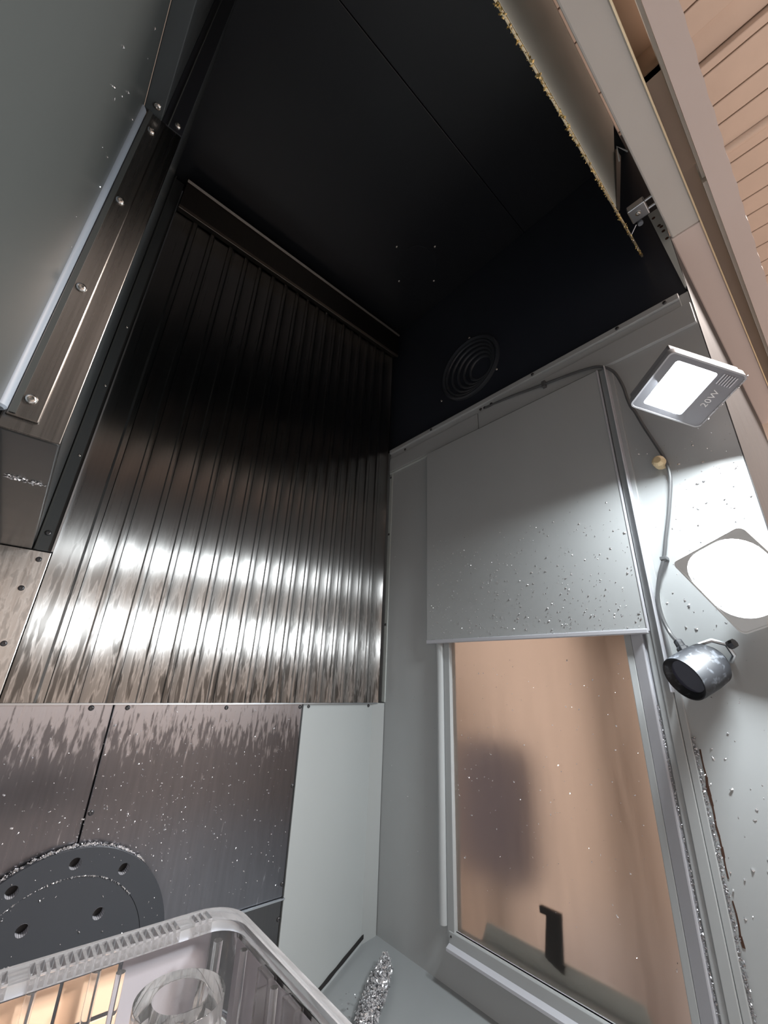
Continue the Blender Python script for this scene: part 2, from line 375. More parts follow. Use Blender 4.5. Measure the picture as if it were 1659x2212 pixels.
b = B(); b.extrude([(YR, 1.125), (YR - 0.030, 1.105), (YR - 0.034, 1.112), (YR - 0.034, 1.203), (YR - 0.040, 1.206), (YR - 0.040, 1.2085), (YR, 1.2085)], 'x', 0.014, 0.786)
b.build('top_rail', 'lip', wc, 0.001)

def panel(name, x0, x1, z0, z1, y, mat, label, cat, scr=(), r=0.0045, me=SCREW_DARK, bev=0.0015, group=None):
    t = thing(name, ((x0 + x1) / 2, y, z0), label, cat, group)
    B().box(x0, x1, y, y + 0.008, z0, z1).build('sheet', mat, t, bev)
    screws(t, [(a, y, c) for a, c in scr], (0, -1, 0), r, me)
    return t
panel('steel_panel', -0.55, 0.012, -0.058, 0.1847, YR + 0.002, 'steel_flat', 'narrow flat steel sheet with spotted film left of the ribbed cover', 'panel',
      [(-0.0021, 0.1695), (-0.0108, 0.118), (-0.0066, 0.0295)], 0.0045)
panel('steel_panel', -0.55, 0.1705, -0.80, -0.058, 0.9245, 'steel_low', 'lower steel splash sheet left of the vertical seam, behind the round black disc', 'panel',
      [(0.138, -0.0655)], 0.0045)
panel('steel_panel', 0.1725, 0.5585, -0.415, -0.058, 0.9245, 'steel_low', 'lower steel splash sheet between the vertical seam and the pale grey panel', 'panel',
      [(0.194, -0.0655), (0.377, -0.0668), (0.5525, -0.0665), (0.555, -0.2235), (0.555, -0.3935), (0.179, -0.222)], 0.0042)
t = panel('steel_panel', 0.1725, 0.5585, -0.90, -0.4185, 0.9245, 'steel_dark', 'dark steel sheet below the bright ledge beside the acrylic block', 'panel',
      [(0.555, -0.449)], 0.0042)
B().box(0.37, 0.562, 0.9195, 0.9255, -0.4185, -0.4155).build('ledge', 'zinc', t)
t = thing('painted_sheet', (0.68, 0.922, -0.53), 'pale grey painted sheet between the steel splash sheet and the room corner', 'panel')
b = B(); b.extrude([(0.5605, 0.930), (0.5605, 0.922), (0.770, 0.922), (0.7985, 0.905), (0.7995, 0.930)], 'z', -0.80, -0.0575); b.build('sheet', 'paint_pale', t, 0.001)
screws(t, [(0.574, 0.922, -0.0655), (0.757, 0.922, -0.0645)], (0, -1, 0), 0.0038, SCREW_DARK)
# gap strip between panel and floor: rubber seal along the slope
b = B(); n_ = 14
for i in range(n_):
    xa, xb = 0.80 - 0.016 * i, 0.80 - 0.016 * (i + 1); wa, wb_ = 0.004 + 0.0016 * noise.noise((xa * 60, 0, 0)), 0.004 + 0.0016 * noise.noise((xb * 60, 0, 0))
    za, zb = floor_z(xa) + 0.0125, floor_z(xb) + 0.0125
    b.hexa([(xa, 0.9215, za - wa), (xb, 0.9215, zb - wb_), (xb, 0.9195, zb - wb_), (xa, 0.9195, za - wa), (xa, 0.9215, za + wa), (xb, 0.9215, zb + wb_), (xb, 0.9195, zb + wb_), (xa, 0.9195, za + wa)])
tag(b.build('seal_strip', 'strap'), 'ragged dark sealant strip along the foot of the pale grey panel', 'seal')
# dark wall strip left of the ribbed cover
t = thing('side_strip', (-0.005, YR, 0.185), 'narrow dark vertical strip with small screws between column and ribbed cover', 'trim strip')
b = B(); b.box(-0.0155, 0.0115, 0.9185, 0.926, 0.1855, 1.235); b.build('sheet', 'dark_strip', t, 0.001)
B().box(-0.0135, -0.0105, 0.912, 0.9185, 0.1855, 1.235).build('fold', 'column', t)
B().box(0.0105, 0.0132, 0.9125, 0.926, 0.1855, 1.20).build('edge_bead', 'zinc', t)
screws(t, [(0.001, 0.9185, z) for z in (0.7073, 0.5453, 0.3779)], (0, -1, 0), 0.0028)
screws(t, [(-0.0025, 0.9185, 0.2181)], (0, -1, 0), 0.005, SCREW_DARK)

# ------------------------------------------------------------------ round faceplate
Y0 = 0.905; k = Y0 / YR; CX, CZ, RR = 0.174 * k, -0.425 * k, 0.158 * k
MZ = Matrix(((1, 0, 0, 0), (0, 0, 1, 0), (0, 1, 0, 0), (0, 0, 0, 1)))     # xy -> xz
fp = thing('faceplate', (CX, Y0, CZ), 'round charcoal faceplate with bolt holes low on the rear wall behind the acrylic block', 'disc')
ho = [circle(CX + 0.1385 * k * math.sin(math.radians(a)), CZ + 0.1385 * k * math.cos(math.radians(a)), 0.0078, 20) for a in (-31, 0, 31.5, 149, 180, 211)]
hi = [circle(CX + 0.083 * k * math.sin(math.radians(a)), CZ + 0.083 * k * math.cos(math.radians(a)), 0.0078, 20) for a in (-33, 37, 90, 143, 217, 270)]
inner = circle(CX, CZ, 0.1215 * k, 90)
orr = plate2d('outer_ring', circle(CX, CZ, RR, 110), [inner] + ho, Matrix.Translation((0, Y0 + 0.0085, 0)) @ MZ, 0.017, 'charcoal', fp, 0.0012)
ipl = plate2d('inner_plate', circle(CX, CZ, 0.1213 * k, 90), hi, Matrix.Translation((0, Y0 + 0.0090, 0)) @ MZ, 0.016, 'charcoal', fp, 0.0006)
for hp, hpar in [(q, orr) for q in ho[:3]] + [(q, ipl) for q in hi[:2]]:
    hx, hz = sum(p[0] for p in hp) / 20, sum(p[1] for p in hp) / 20
    B().lathe((hx, Y0 + 0.0008, hz), (0, 1, 0), [(0, 0.00775), (0.015, 0.00775)], 20, False).build('lit_hole_wall', 'rail', hpar, 0, True)  # pale sleeve paints the lit inner wall of the hole
    B().lathe((hx, Y0 + 0.0155, hz), (0, 1, 0), [(0, 0.0074), (0.001, 0.0074)], 20).build('hole_floor', 'strap', hpar)
B().lathe((CX, Y0 + 0.0172, CZ), (0, 1, 0), [(0, RR - 0.004), (0.0022, RR - 0.004)], 60).build('back_disc', 'steel_dark', fp)

# ================================================================== LEFT COLUMN
YB = 0.44; XP, XF = -0.0615, -0.0155; ZK = 0.1847; ZT2 = 0.665
cl = thing('machine_column', (-0.04, YB, ZK), 'dark column casing with a screwed steel front strip at the upper left', 'column')
B().box(XP - 0.012, XP, -0.25, YB - 0.006, -0.02, ZT2 - 0.001).build('side_panel', 'column', cl, 0.002)
B().box(XP, XF, YB, 0.917, ZK + 0.012, ZC).build('body', 'dark_strip', cl)
B().box(XP, XF - 0.001, YB + 0.002, 0.917, ZK, ZK + 0.0115).build('underside', 'dark_strip', cl, 0.001)
B().box(XP + 0.002, XF, YB - 0.003, YB, ZK, ZT2 - 0.0008).build('front_strip', 'steel_face', cl, 0.0008)
B().box(XP + 0.004, -0.0345, YB - 0.0055, YB - 0.003, ZK + 0.012, ZT2 - 0.002).build('face_plate', 'steel_face', cl, 0.0012)
B().lathe((XP - 0.001, YB - 0.011, ZK + 0.012), (0, 0, 1), [(0, 0.0045), (0.002, 0.0062), (ZT2 - ZK - 0.03, 0.0062), (ZT2 - ZK - 0.024, 0.003)], 24).build('edge_tube', 'tube', cl, 0, True)
B().box(XP + 0.0060, XP + 0.0105, YB - 0.007, YB - 0.0055, ZK + 0.014, ZT2 - 0.003).build('gasket', 'column', cl)
screws(cl, [(-0.0455, YB - 0.0055, z) for z in (0.2166, 0.3542, 0.4919, 0.631)], (0, -1, 0), 0.0048)
B().box(XP, -0.0405, -0.25, YB, ZT2, ZC).build('top_beam', 'dark_strip', cl, 0.0012)
B().box(-0.0403, XF, YB - 0.003, YB, ZT2 + 0.0008, ZC).build('upper_strip', 'black', cl, 0.0006)
B().box(-0.0330, -0.0318, YB - 0.0045, YB - 0.003, ZT2 + 0.001, ZC).build('upper_bead', 'column', cl)
screws(cl, [(-0.0231, YB - 0.003, 0.6793)], (0, -1, 0), 0.0042)
screws(cl, [(-0.0482, 0.4237, 0.665)], (0, 0, -1), 0.0042)
B().box(-0.070, -0.0588, YB + 0.004, 0.91, ZK - 0.012, ZK - 0.0005).build('bottom_flange', 'column', cl, 0.001)

# ================================================================== RIGHT WALL THINGS
# flange bar under the dark upper wall
t = thing('wall_flange', (XW, 0.5, 0.637), 'long pale flange strip with dark screws along the top of the right wall', 'flange')
B().box(XW - 0.010, XW + 0.004, 0.075, 0.9165, 0.7085, 0.7225).build('top_bar', 'paint', t, 0.0015)
B().box(XW - 0.004, XW + 0.003, 0.075, 0.9165, 0.690, 0.7083).build('screw_strip', 'paint', t, 0.0008)
B().box(XW - 0.007, XW + 0.003, 0.556, 0.9165, 0.640, 0.6898).build('lower_band', 'paint', t, 0.0012)
B().box(XW - 0.007, XW + 0.003, 0.062, 0.554, 0.640, 0.6898).build('lower_band', 'paint', t, 0.0012)
screws(t, [(XW - 0.004, y, 0.699) for y in (0.845, 0.546, 0.512)], (-1, 0, 0), 0.0042, SCREW_DARK)
screws(t, [(XW - 0.010, y, z) for y, z in ((0.725, 0.7155), (0.385, 0.7155), (0.187, 0.7155), (0.098, 0.7155))], (-1, 0, 0), 0.004, SCREW_DARK)
t = thing('corner_bead', (XW, 0.91, -0.057), 'thin white vertical corner bead with three screws beside the ribbed cover', 'trim strip')
B().box(XW - 0.0035, XW, 0.903, 0.9165, -0.055, 0.639).build('bead', 'paint_light', t, 0.001)
B().box(XW - 0.0055, XW, 0.742, 0.9165, 0.6335, 0.6395).build('head_bead', 'paint_light', t, 0.001)
screws(t, [(XW - 0.0035, 0.9105, z) for z in (0.619, 0.4208, 0.147)], (-1, 0, 0), 0.0035, SCREW_DARK)
# sliding window cover
t = thing('window_cover', (XW - 0.014, 0.49, 0.09), 'large flat grey sliding cover over the upper window, sprinkled with chips', 'cover')
B().box(XW - 0.016, XW - 0.0125, 0.2392, 0.7375, 0.0915, 0.632).build('sheet', 'paint', t, 0.0012)
B().box(XW - 0.0185, XW - 0.0120, 0.2392, 0.7375, 0.0875, 0.0960).build('bottom_hem', 'rail', t, 0.0018)
B().box(XW - 0.0175, XW - 0.0120, 0.2380, 0.2415, 0.0915, 0.632).build('side_hem', 'rail', t, 0.001)
# window: pane, rails, sill
wn = B().box(XW + 0.006, XW + 0.010, 0.279, 0.680, ZS - 0.004, 0.52).build('window_1', 'pane'); struct(wn)
R_ = lambda nm, y0, y1, d, m, z0=-0.72, z1=0.632, bev=0.0012: B().box(XW - d, XW + 0.004, y0, y1, z0, z1).build(nm, m, wn, bev)
R_('rail', 0.2725, 0.2835, 0.003, 'paint', z1=0.60); b = B()
b.extrude([(XW + 0.002, 0.2722), (XW - 0.003, 0.2722), (XW - 0.0115, 0.254), (XW - 0.0115, 0.2515), (XW + 0.002, 0.2515)], 'z', -0.72, 0.60)
b.build('rail', 'rail', wn, 0.0006)
R_('rail', 0.2390, 0.2485, 0.005, 'paint')
R_('rail', 0.2250, 0.2384, 0.009, 'paint', bev=0.0008); R_('rail', 0.2150, 0.2246, 0.006, 'paint')
R_('rail', 0.2228, 0.2245, 0.022, 'rail', z0=-0.0, bev=0.0006)
b = B(); b.lathe((XW - 0.004, 0.7035, ZS + 0.004), (0, 0, 1), [(0, 0.0095), (1.05, 0.0095)], 20); b.build('rail', 'paint', wn, 0, True)
R_('rail', 0.6755, 0.6935, 0.004, 'paint', z0=ZS - 0.018, z1=0.6)
b = B(); b.extrude([(XW + 0.004, ZS), (XW - 0.003, ZS), (XW - 0.005, ZS - 0.002), (XW - 0.006, ZS - 0.019), (XW - 0.0155, ZS - 0.0245), (XW - 0.0155, ZS - 0.028), (XW + 0.004, ZS - 0.034)], 'x', 0, 1)
bmesh.ops.delete(b.bm, geom=b.bm.verts[:], context='VERTS')
pr = [(XW + 0.004, ZS), (XW - 0.003, ZS), (XW - 0.005, ZS - 0.002), (XW - 0.006, ZS - 0.019), (XW - 0.015, ZS - 0.0235), (XW - 0.015, ZS - 0.027), (XW + 0.004, ZS - 0.034)]
b.extrude(pr, 'y', 0.215, 0.6885); b.build('sill', 'paint', wn, 0.0006)
b = B(); b.extrude([(XW - 0.0062, ZS - 0.0186), (XW - 0.0152, ZS - 0.0231), (XW - 0.0156, ZS - 0.0275), (XW - 0.014, ZS - 0.0275)], 'y', 0.215, 0.6875); b.build('sill_highlight', 'rail', wn)  # paler strip paints the light caught on the sill chamfer
screws(wn, [(XW - 0.0055, 0.683, ZS - 0.008)], (-1, 0, 0), 0.002, SCREW_DARK)
# jamb end trim with rust spots above the lamp
t = thing('jamb_trim', (XW, 0.07, 0.72), 'short pale strip with rust spots below the zinc latch at the top of the opening', 'trim strip')
B().hexa([(XW - 0.002, 0.0600, 0.735), (XW + 0.006, 0.0600, 0.735), (XW + 0.006, 0.0630, 0.735), (XW - 0.002, 0.0630, 0.735),
          (XW - 0.002, 0.0600, 0.975), (XW + 0.006, 0.0600, 0.975), (XW + 0.006, 0.0830, 0.975), (XW - 0.002, 0.0830, 0.975)]).build('strip', 'paint_light', t)
for i, (y, z) in enumerate(((0.0755, 0.955), (0.0705, 0.925), (0.0675, 0.918), (0.0665, 0.903), (0.0648, 0.878))):
    B().lathe((XW - 0.002, y, z), (-1, 0, 0), [(0, 0.0035), (0.0005, 0.003)], 9).build('rust_spot', 'rust', t)

# ------------------------------------------------------------------ round vent on the dark upper wall
VC = Vector((XW + 0.006, 0.583, 0.873))
t = thing('hose_port', VC, 'dark round port with ribbed hose inside on the upper right wall', 'vent')
ring = lambda c, r, n_=48: [Vector((c.x, c.y + r * math.cos(2 * math.pi * q / n_), c.z + r * math.sin(2 * math.pi * q / n_))) for q in range(n_)]
B().lathe(VC, (-1, 0, 0), [(0, 0.105), (0.006, 0.104), (0.009, 0.099), (0.006, 0.093), (0.0, 0.092)], 56, False).build('collar', 'charcoal', t, 0, True)
for q in range(5):
    c = VC + Vector((0.0, -0.010 * q, -0.0065 * q)); c.x -= 0.001
    B().tube(ring(c, 0.088 - 0.0125 * q), 0.0045, 8, True).build('hose_rib', 'charcoal', t, 0, True)
screws(t, [VC + Vector((0, y, z)) for y, z in ((0.112, -0.058), (-0.09, -0.062), (-0.004, 0.116))], (-1, 0, 0), 0.0042)
# duct blank on the cabin ceiling
t = thing('duct_blank', (0.644, 0.651, ZC), 'faint round blanking disc with four bright screws on the black ceiling', 'cover')
B().lathe((0.644, 0.651, ZC), (0, 0, -1), [(0, 0.060), (0.0018, 0.0597)], 56).build('disc', 'black', t, 0.0005)
screws(t, [(0.559, 0.653, ZC), (0.645, 0.573, ZC), (0.645, 0.734, ZC), (0.729, 0.6535, ZC)], (0, 0, -1), 0.004)

# ------------------------------------------------------------------ splash plate hanging behind the header
t = thing('splash_plate', (0.35, 0.11, 0.87), 'grey splash plate with a brass rim of shavings hanging beside the header', 'plate')
b = B(); y1, y2 = 0.112, 0.088
b.hexa([(-0.04, y1 - 0.002, 0.874), (0.655, y1 - 0.002, 0.874), (0.655, y1 + 0.001, 0.874), (-0.04, y1 + 0.001, 0.874),
        (-0.04, y2 - 0.002, 1.232), (0.73, y2 - 0.002, 1.232), (0.73, y2 + 0.001, 1.232), (-0.04, y2 + 0.001, 1.232)]); b.build('sheet', 'plate_paint', t)
b = B(); b.hexa([(-0.04, y1 + 0.0012, 0.876), (0.655, y1 + 0.0012, 0.876), (0.655, y1 + 0.0025, 0.876), (-0.04, y1 + 0.0025, 0.876), (-0.04, y2 + 0.0012, 1.232), (0.73, y2 + 0.0012, 1.232), (0.73, y2 + 0.0025, 1.232), (-0.04, y2 + 0.0025, 1.232)]); b.build('unseen_black_back', 'black', t)  # unseen black sheet added so the ribbed steel reflects dark
B().box(-0.04, 0.797, 0.1105, 0.1145, 0.868, 0.8745).build('rim', 'brass', t, 0.0008)
B().hexa([(0.655, 0.1090, 0.8755), (0.668, 0.1080, 0.8755), (0.668, 0.1115, 0.8755), (0.655, 0.1115, 0.8755), (0.700, 0.0900, 1.10), (0.722, 0.0890, 1.10), (0.722, 0.0930, 1.10), (0.700, 0.0930, 1.10)]).build('gusset', 'column', t)
b = B(); b.tube([(0.595, 0.062, 0.905), (0.573, 0.072, 0.905), (0.60, 0.078, 0.905)], 0.0015, 6); b.build('wire_hook', 'zinc', t)
screws(t, [(0.745, 0.1125, 0.8705), (0.77, 0.1125, 0.8705)], (0, -1, 0), 0.0035)
t = thing('latch', (0.706, 0.086, 0.89), 'small zinc latch block with a round screw between splash plate and header', 'latch')
b = B(); b.hexa([(0.690, 0.102, 0.884), (0.7235, 0.102, 0.884), (0.7235, 0.0705, 0.884), (0.690, 0.0705, 0.884), (0.690, 0.102, 0.900), (0.7235, 0.102, 0.900), (0.7235, 0.0705, 0.900), (0.690, 0.0705, 0.900)])
b.build('block', 'zinc', t, 0.002)
screws(t, [(0.706, 0.087, 0.884)], (0, 0, -1), 0.005)
B().lathe((0.697, 0.071, 0.892), (0, -1, 0), [(0, 0.0025), (0.013, 0.0025)], 10).build('pin', 'zinc', t)
B().lathe((0.717, 0.071, 0.892), (0, -1, 0), [(0, 0.0025), (0.013, 0.0025)], 10).build('pin', 'zinc', t)
B().lathe((0.731, 0.091, 0.888), (0, 0, -1), [(0, 0.005), (0.005, 0.005)], 14).build('nut', 'tube', t)
b = B(); b.tube([(0.728, 0.098, 0.885), (0.735, 0.111, 0.876)], 0.0012, 6); b.build('stay', 'zinc', t)

# ================================================================== FLOOD LAMPS
def flood(C, n, u, label, label_cat='floodlight', lettering=True, mb='bezel', mh='housing', K=1.0, aim=None, wide=False, gain=1.0):
    C = Vector(C); n = Vector(n).normalized(); u = Vector(u); u = (u - n * u.dot(n)).normalized(); v = n.cross(u)
    t = thing('flood_lamp', C, label, label_cat)
    # bezel frame around the glass (face lies in plane n=0)
    u0, u1, v0, v1 = -0.050 * K, 0.0738 * K, -0.0525 * K, 0.0490 * K; g = (-0.047, 0.060, -0.0495, 0.046) if wide else (-0.0335 * K, 0.0335 * K, -0.0405 * K, 0.0385 * K)
    M4 = Matrix((u, v, n)).transposed().to_4x4(); M4.translation = C
    bez = plate2d('bezel', rrect(u0 + 0.0022, u1 - 0.0022, v0 + 0.0022, v1 - 0.0022, 0.006), [rrect(g[0], g[1], g[2], g[3], 0.036 if wide else 0.004)], M4 @ Matrix.Translation((0, 0, -0.001)), 0.006, mb, t, 0.001)
    plate2d('rim', rrect(u0, u1, v0, v1, 0.008), [rrect(u0 + 0.0024, u1 - 0.0024, v0 + 0.0024, v1 - 0.0024, 0.006)], M4 @ Matrix.Translation((0, 0, -0.004)), 0.013, mh, t, 0.0015)
    b = B(); b.obox(C, u, v, n, u0 + 0.008, u1 - 0.008, v0 + 0.008, v1 - 0.008, -0.032, -0.027)
    b.hexa([C + u * a + v * c + n * d for a, c, d in ((u0 + .02, v0 + .02, -.05), (u1 - .02, v0 + .02, -.05), (u1 - .02, v1 - .02, -.05), (u0 + .02, v1 - .02, -.05),
            (u0 + .004, v0 + .004, -.027), (u1 - .004, v0 + .004, -.027), (u1 - .004, v1 - .004, -.027), (u0 + .004, v1 - .004, -.027))])
    b.build('housing', mh, t, 0.002)
    # side walls so the housing is closed, then fins
    b = B()
    for a in ((u0 + .004, u0 + .008, v0 + .004, v1 - .004), (u1 - .008, u1 - .004, v0 + .004, v1 - .004), (u0 + .004, u1 - .004, v0 + .004, v0 + .008), (u0 + .004, u1 - .004, v1 - .008, v1 - .004)):
        b.obox(C, u, v, n, *a, -0.030, -0.004)
    b.build('side_wall', mh, t, 0.001)
    for q in range(7):
        B().obox(C, u, v, n, u0 + .03 + q * .011, u0 + .033 + q * .011, v0 + .022, v1 - .022, -0.060, -0.048).build('fin', 'housing', t)
    for q in range(0 if wide else 6):
        B().obox(C, u, v, n, (0.040 + q * 0.0042) * K, (0.0418 + q * 0.0042) * K, 0.024 * K, 0.041 * K, 0.0018, 0.0034).build('louvre', 'rail', bez)
    # reflector bowl and LED
    b = B(); fr = [(g[0], g[2]), (g[1], g[2]), (g[1], g[3]), (g[0], g[3])]
    o_ = [b.bm.verts.new(C + u * a + v * c - n * 0.004) for a, c in fr]; i_ = [b.bm.verts.new(C + u * a * 0.8 + v * c * 0.8 - n * 0.020) for a, c in fr]
    for q in range(4): b.bm.faces.new((o_[q], o_[(q + 1) % 4], i_[(q + 1) % 4], i_[q]))
    b.bm.faces.new(i_); rf = b.build('reflector', 'reflector', t)
    b = B(); pts = rrect(g[0] + .0015, g[1] - .0015, g[2] + (.0015 if wide else .012), g[3] - .0015, 0.034 if wide else 0.010, 8)  # wide: LED oval enlarged to take in the glare around the lamp
    lo_ = [b.bm.verts.new(C + u * a + v * c - n * 0.0035) for a, c in pts]; b.bm.faces.new(lo_)
    hi_ = [b.bm.verts.new(C + u * a * .9 + v * c * .9 - n * 0.0025) for a, c in pts]; b.bm.faces.new(hi_)
    for q in range(len(pts)): b.bm.faces.new((lo_[q], lo_[(q + 1) % len(pts)], hi_[(q + 1) % len(pts)], hi_[q]))
    b.build('led_panel', 'led', rf)
    if lettering:
        fc = bpy.data.curves.new('lettering', 'FONT'); fc.body = '20W'; fc.size = 0.0135; fc.extrude = 0.0002; fc.space_character = 1.1
        fo = bpy.data.objects.new('tmp', fc); COL.objects.link(fo); bpy.context.view_layer.update()
        me = bpy.data.meshes.new_from_object(fo.evaluated_get(bpy.context.evaluated_depsgraph_get())); bpy.data.objects.remove(fo)
        L = Matrix((v, -u, n)).transposed().to_4x4(); L.translation = C + u * 0.0560 * K + v * (-0.016 * K) + n * 0.0023
        me.transform(L); me.materials.clear(); link('lettering', me, 'letter', bez)
    # bracket to the wall
    b = B(); wp = Vector((XW, C.y - 0.01, C.z + 0.03)); b.tube([C - n * 0.045, C - n * 0.06 + Vector((0.01, 0, 0)), wp], 0.006, 8); b.build('bracket', mh, t, 0, True)
    l = area('flood_light', C + n * 0.006, aim or n, 0.058, 0.07, FLOOD_POWER * gain, (0.93, 0.98, 1.0)); l.parent = t; l.matrix_parent_inverse = Matrix.Translation(-C)
    return t
flood((0.655, 0.0938, 0.4271), (-0.3898, -0.1267, -0.9121), (0.79, -0.55, -0.26), 'lit floodlight marked 20W high on the right wall under the header', K=0.936, aim=(-0.38, 0.09, -0.92), gain=0.68)
flood((0.705, 0.098, 0.150), (-0.80, 0.16, -0.52), (0.45, -0.35, -0.62), 'glaring lower floodlight at the right edge beside the round spot lamp', lettering=False, wide=True, mb='glare_white', mh='glare_white')

# ------------------------------------------------------------------ cable with ties
t = thing('power_cable', (0.788, 0.36, 0.67), 'thin grey cable looping from the flange past the floodlight to the round spot lamp', 'cable')
c1 = [(0.796, 0.5303, 0.6964), (0.788, 0.4525, 0.6835), (0.788, 0.4009, 0.6755), (0.788, 0.3588, 0.6688), (0.788, 0.3139, 0.6619), (0.786, 0.2724, 0.653), (0.786, 0.2344, 0.6402), (0.786, 0.2106, 0.6126), (0.786, 0.1995, 0.5714), (0.786, 0.1962, 0.5352), (0.787, 0.1936, 0.516),
      (0.788, 0.1888, 0.5004), (0.788, 0.1807, 0.4645), (0.788, 0.1694, 0.4209), (0.788, 0.1615, 0.3885), (0.788, 0.1589, 0.3576), (0.788, 0.1625, 0.3317), (0.788, 0.1748, 0.283), (0.788, 0.1865, 0.2437), (0.788, 0.196, 0.2089), (0.788, 0.2085, 0.1791), (0.788, 0.217, 0.1452), (0.786, 0.2167, 0.1151), (0.780, 0.2085, 0.087), (0.765, 0.1955, 0.0690)]
def smooth(pts, m=5):
    P = [Vector(p) for p in pts]; P = [P[0]] + P + [P[-1]]; out = []
    for i in range(1, len(P) - 2):
        for j in range(m):
            s_ = j / m; a, b_, c, d = P[i - 1], P[i], P[i + 1], P[i + 2]
            out.append(0.5 * ((2 * b_) + (c - a) * s_ + (2 * a - 5 * b_ + 4 * c - d) * s_ ** 2 + (3 * b_ - a - 3 * c + d) * s_ ** 3))
    return out + [P[-1]]
B().tube(smooth(c1), 0.0030, 8).build('sheath', 'cable', t, 0, True)
B().box(0.784, XW, 0.3545, 0.3635, 0.660, 0.677).build('cable_tie', 'cable', t, 0.001)
B().box(0.784, XW, 0.1915, 0.2015, 0.205, 0.211).build('cable_tie', 'cable', t, 0.001)
b = B(); b.lathe((XW, 0.1690, 0.3800), (-1, 0, 0), [(0, 0.008), (0.006, 0.0105), (0.022, 0.0105), (0.028, 0.006)], 14); b.build('nylon_clip', 'clip', t, 0.0008)
screws(t, [(XW - 0.004, 0.533, 0.698)], (-1, 0, 0), 0.004, SCREW_DARK)

# ------------------------------------------------------------------ round spot lamp (unlit)
A0 = Vector((0.735, 0.1925, 0.0181)); A1 = Vector((0.782, 0.1615, 0.0455)); ax = (A1 - A0).normalized(); Ln = (A1 - A0).length
t = thing('spot_lamp', A1, 'unlit round spot lamp with mottled black barrel on the wall below the lower floodlight', 'spotlight')
br = B().lathe(A0, ax, [(0.010, 0.0225), (0.0, 0.0290), (0.0, 0.0305), (0.004, 0.0312), (Ln * 0.55, 0.0312), (Ln * 0.85, 0.0295), (Ln, 0.0225)], 44, False).build('barrel', 'spot', t, 0, True)
B().lathe(A0, ax, [(0.009, 0.0235), (0.012, 0.0235)], 40).build('lens', 'lens', br, 0, True)
B().lathe(A0, ax, [(0.0, 0.0288), (0.010, 0.0240), (0.010, 0.0195)], 40, False).build('inner_cone', 'strap', br, 0, True)
B().lathe(A1 - ax * 0.002, ax, [(0, 0.0225), (0.006, 0.018)], 30).build('end_cap', 'spot', t, 0, True)
sd = (Vector((0.765, 0.1955, 0.069)) - (A0 + ax * Ln * 0.45)).normalized()
B().lathe(A0 + ax * Ln * 0.45 + sd * 0.026, sd, [(0, 0.0085), (0.010, 0.0085), (0.011, 0.0065), (0.022, 0.0060)], 8).build('cable_gland', 'spot', t, 0.0008)
b = B(); q0 = A1 + Vector((-0.004, -0.010, 0.016)); b.tube([q0 + Vector((-0.006, 0.022, 0.006)), q0 + Vector((0, 0.006, 0.012)), q0 + Vector((0.002, -0.010, 0.006)), q0 + Vector((0.010, -0.014, -0.008)), Vector((XW, 0.145, 0.045))], 0.0032, 8); b.build('yoke', 'zinc', t, 0, True)
B().lathe(q0 + Vector((-0.004, -0.014, 0.004)), (-0.4, -0.8, 0.3), [(0, 0.006), (0.004, 0.0065), (0.009, 0.006)], 8).build('wing_screw', 'screw_dark', t)

# ================================================================== BEHIND THE PANE
t = thing('outer_plate', (0.835, 0.49, -0.45), 'grey trapezoid plate behind the foot of the frosted pane', 'plate')
b = B(); yz = [(0.352, -0.4165), (0.622, -0.4165), (0.645, -0.470), (0.330, -0.470)]
b.hexa([(0.828, y, z) for y, z in yz] + [(0.832, y, z) for y, z in yz]); b.build('sheet', 'paint_light', t, 0.0008)
t = thing('handle_strap', (0.82, 0.48, -0.43), 'short black strap with a hooked top hanging behind the frosted pane', 'strap')
b = B(); b.hexa([(0.818, y, z) for y, z in ((0.4675, -0.4285), (0.5000, -0.4180), (0.4900, -0.352), (0.462, -0.352))] + [(0.823, y, z) for y, z in ((0.4675, -0.4285), (0.5000, -0.4180), (0.4900, -0.352), (0.462, -0.352))])
b.build('band', 'strap', t, 0.002)
B().box(0.816, 0.824, 0.463, 0.501, -0.360, -0.350).build('hook', 'strap', t, 0.001)
# office chair blurred behind the pane
t = thing('office_chair', (1.16, 0.80, -1.3), 'dark slate chair back, a blurred blot behind the frosted pane', 'chair')
b = B(); b.extrude(rrect(0.695, 0.935, -0.475, -0.150, 0.06), 'x', 1.12, 1.17); b.build('backrest', 'fabric', t, 0.01)
B().box(1.145, 1.165, 0.80, 0.83, -0.80, -0.43).build('back_post', 'strap', t, 0.003)
b = B(); b.extrude(rrect(0.62, 1.02, 1.14, 1.52, 0.06), 'z', 0, 1); bmesh.ops.delete(b.bm, geom=b.bm.verts[:], context='VERTS')
b.extrude([(y, x) for y, x in rrect(1.14, 1.52, 0.62, 1.02, 0.06)], 'z', -0.86, -0.80); b.build('seat', 'fabric', t, 0.01)
B().lathe((1.33, 0.82, -1.22), (0, 0, 1), [(0, 0.03), (0.36, 0.025)], 16).build('column', 'strap', t, 0, True)
for q in range(5):
    a = 2 * math.pi * q / 5; d = Vector((math.cos(a), math.sin(a), 0))
    B().tube([Vector((1.33, 0.82, -1.21)), Vector((1.33, 0.82, -1.27)) + d * 0.28], 0.018, 8).build('leg', 'strap', t, 0, True)
t = thing('brown_cabinet', (1.75, 0.45, -1.3), 'brown cabinet, a soft shade at the upper right of the pane', 'cabinet')
B().box(1.6, 1.95, 0.42, 0.74, 0.16, 0.60).build('body', 'wood_dark', t, 0.004)
B().box(1.595, 1.6, 0.43, 0.73, 0.17, 0.59).build('door', 'wood_dark', t, 0.002)
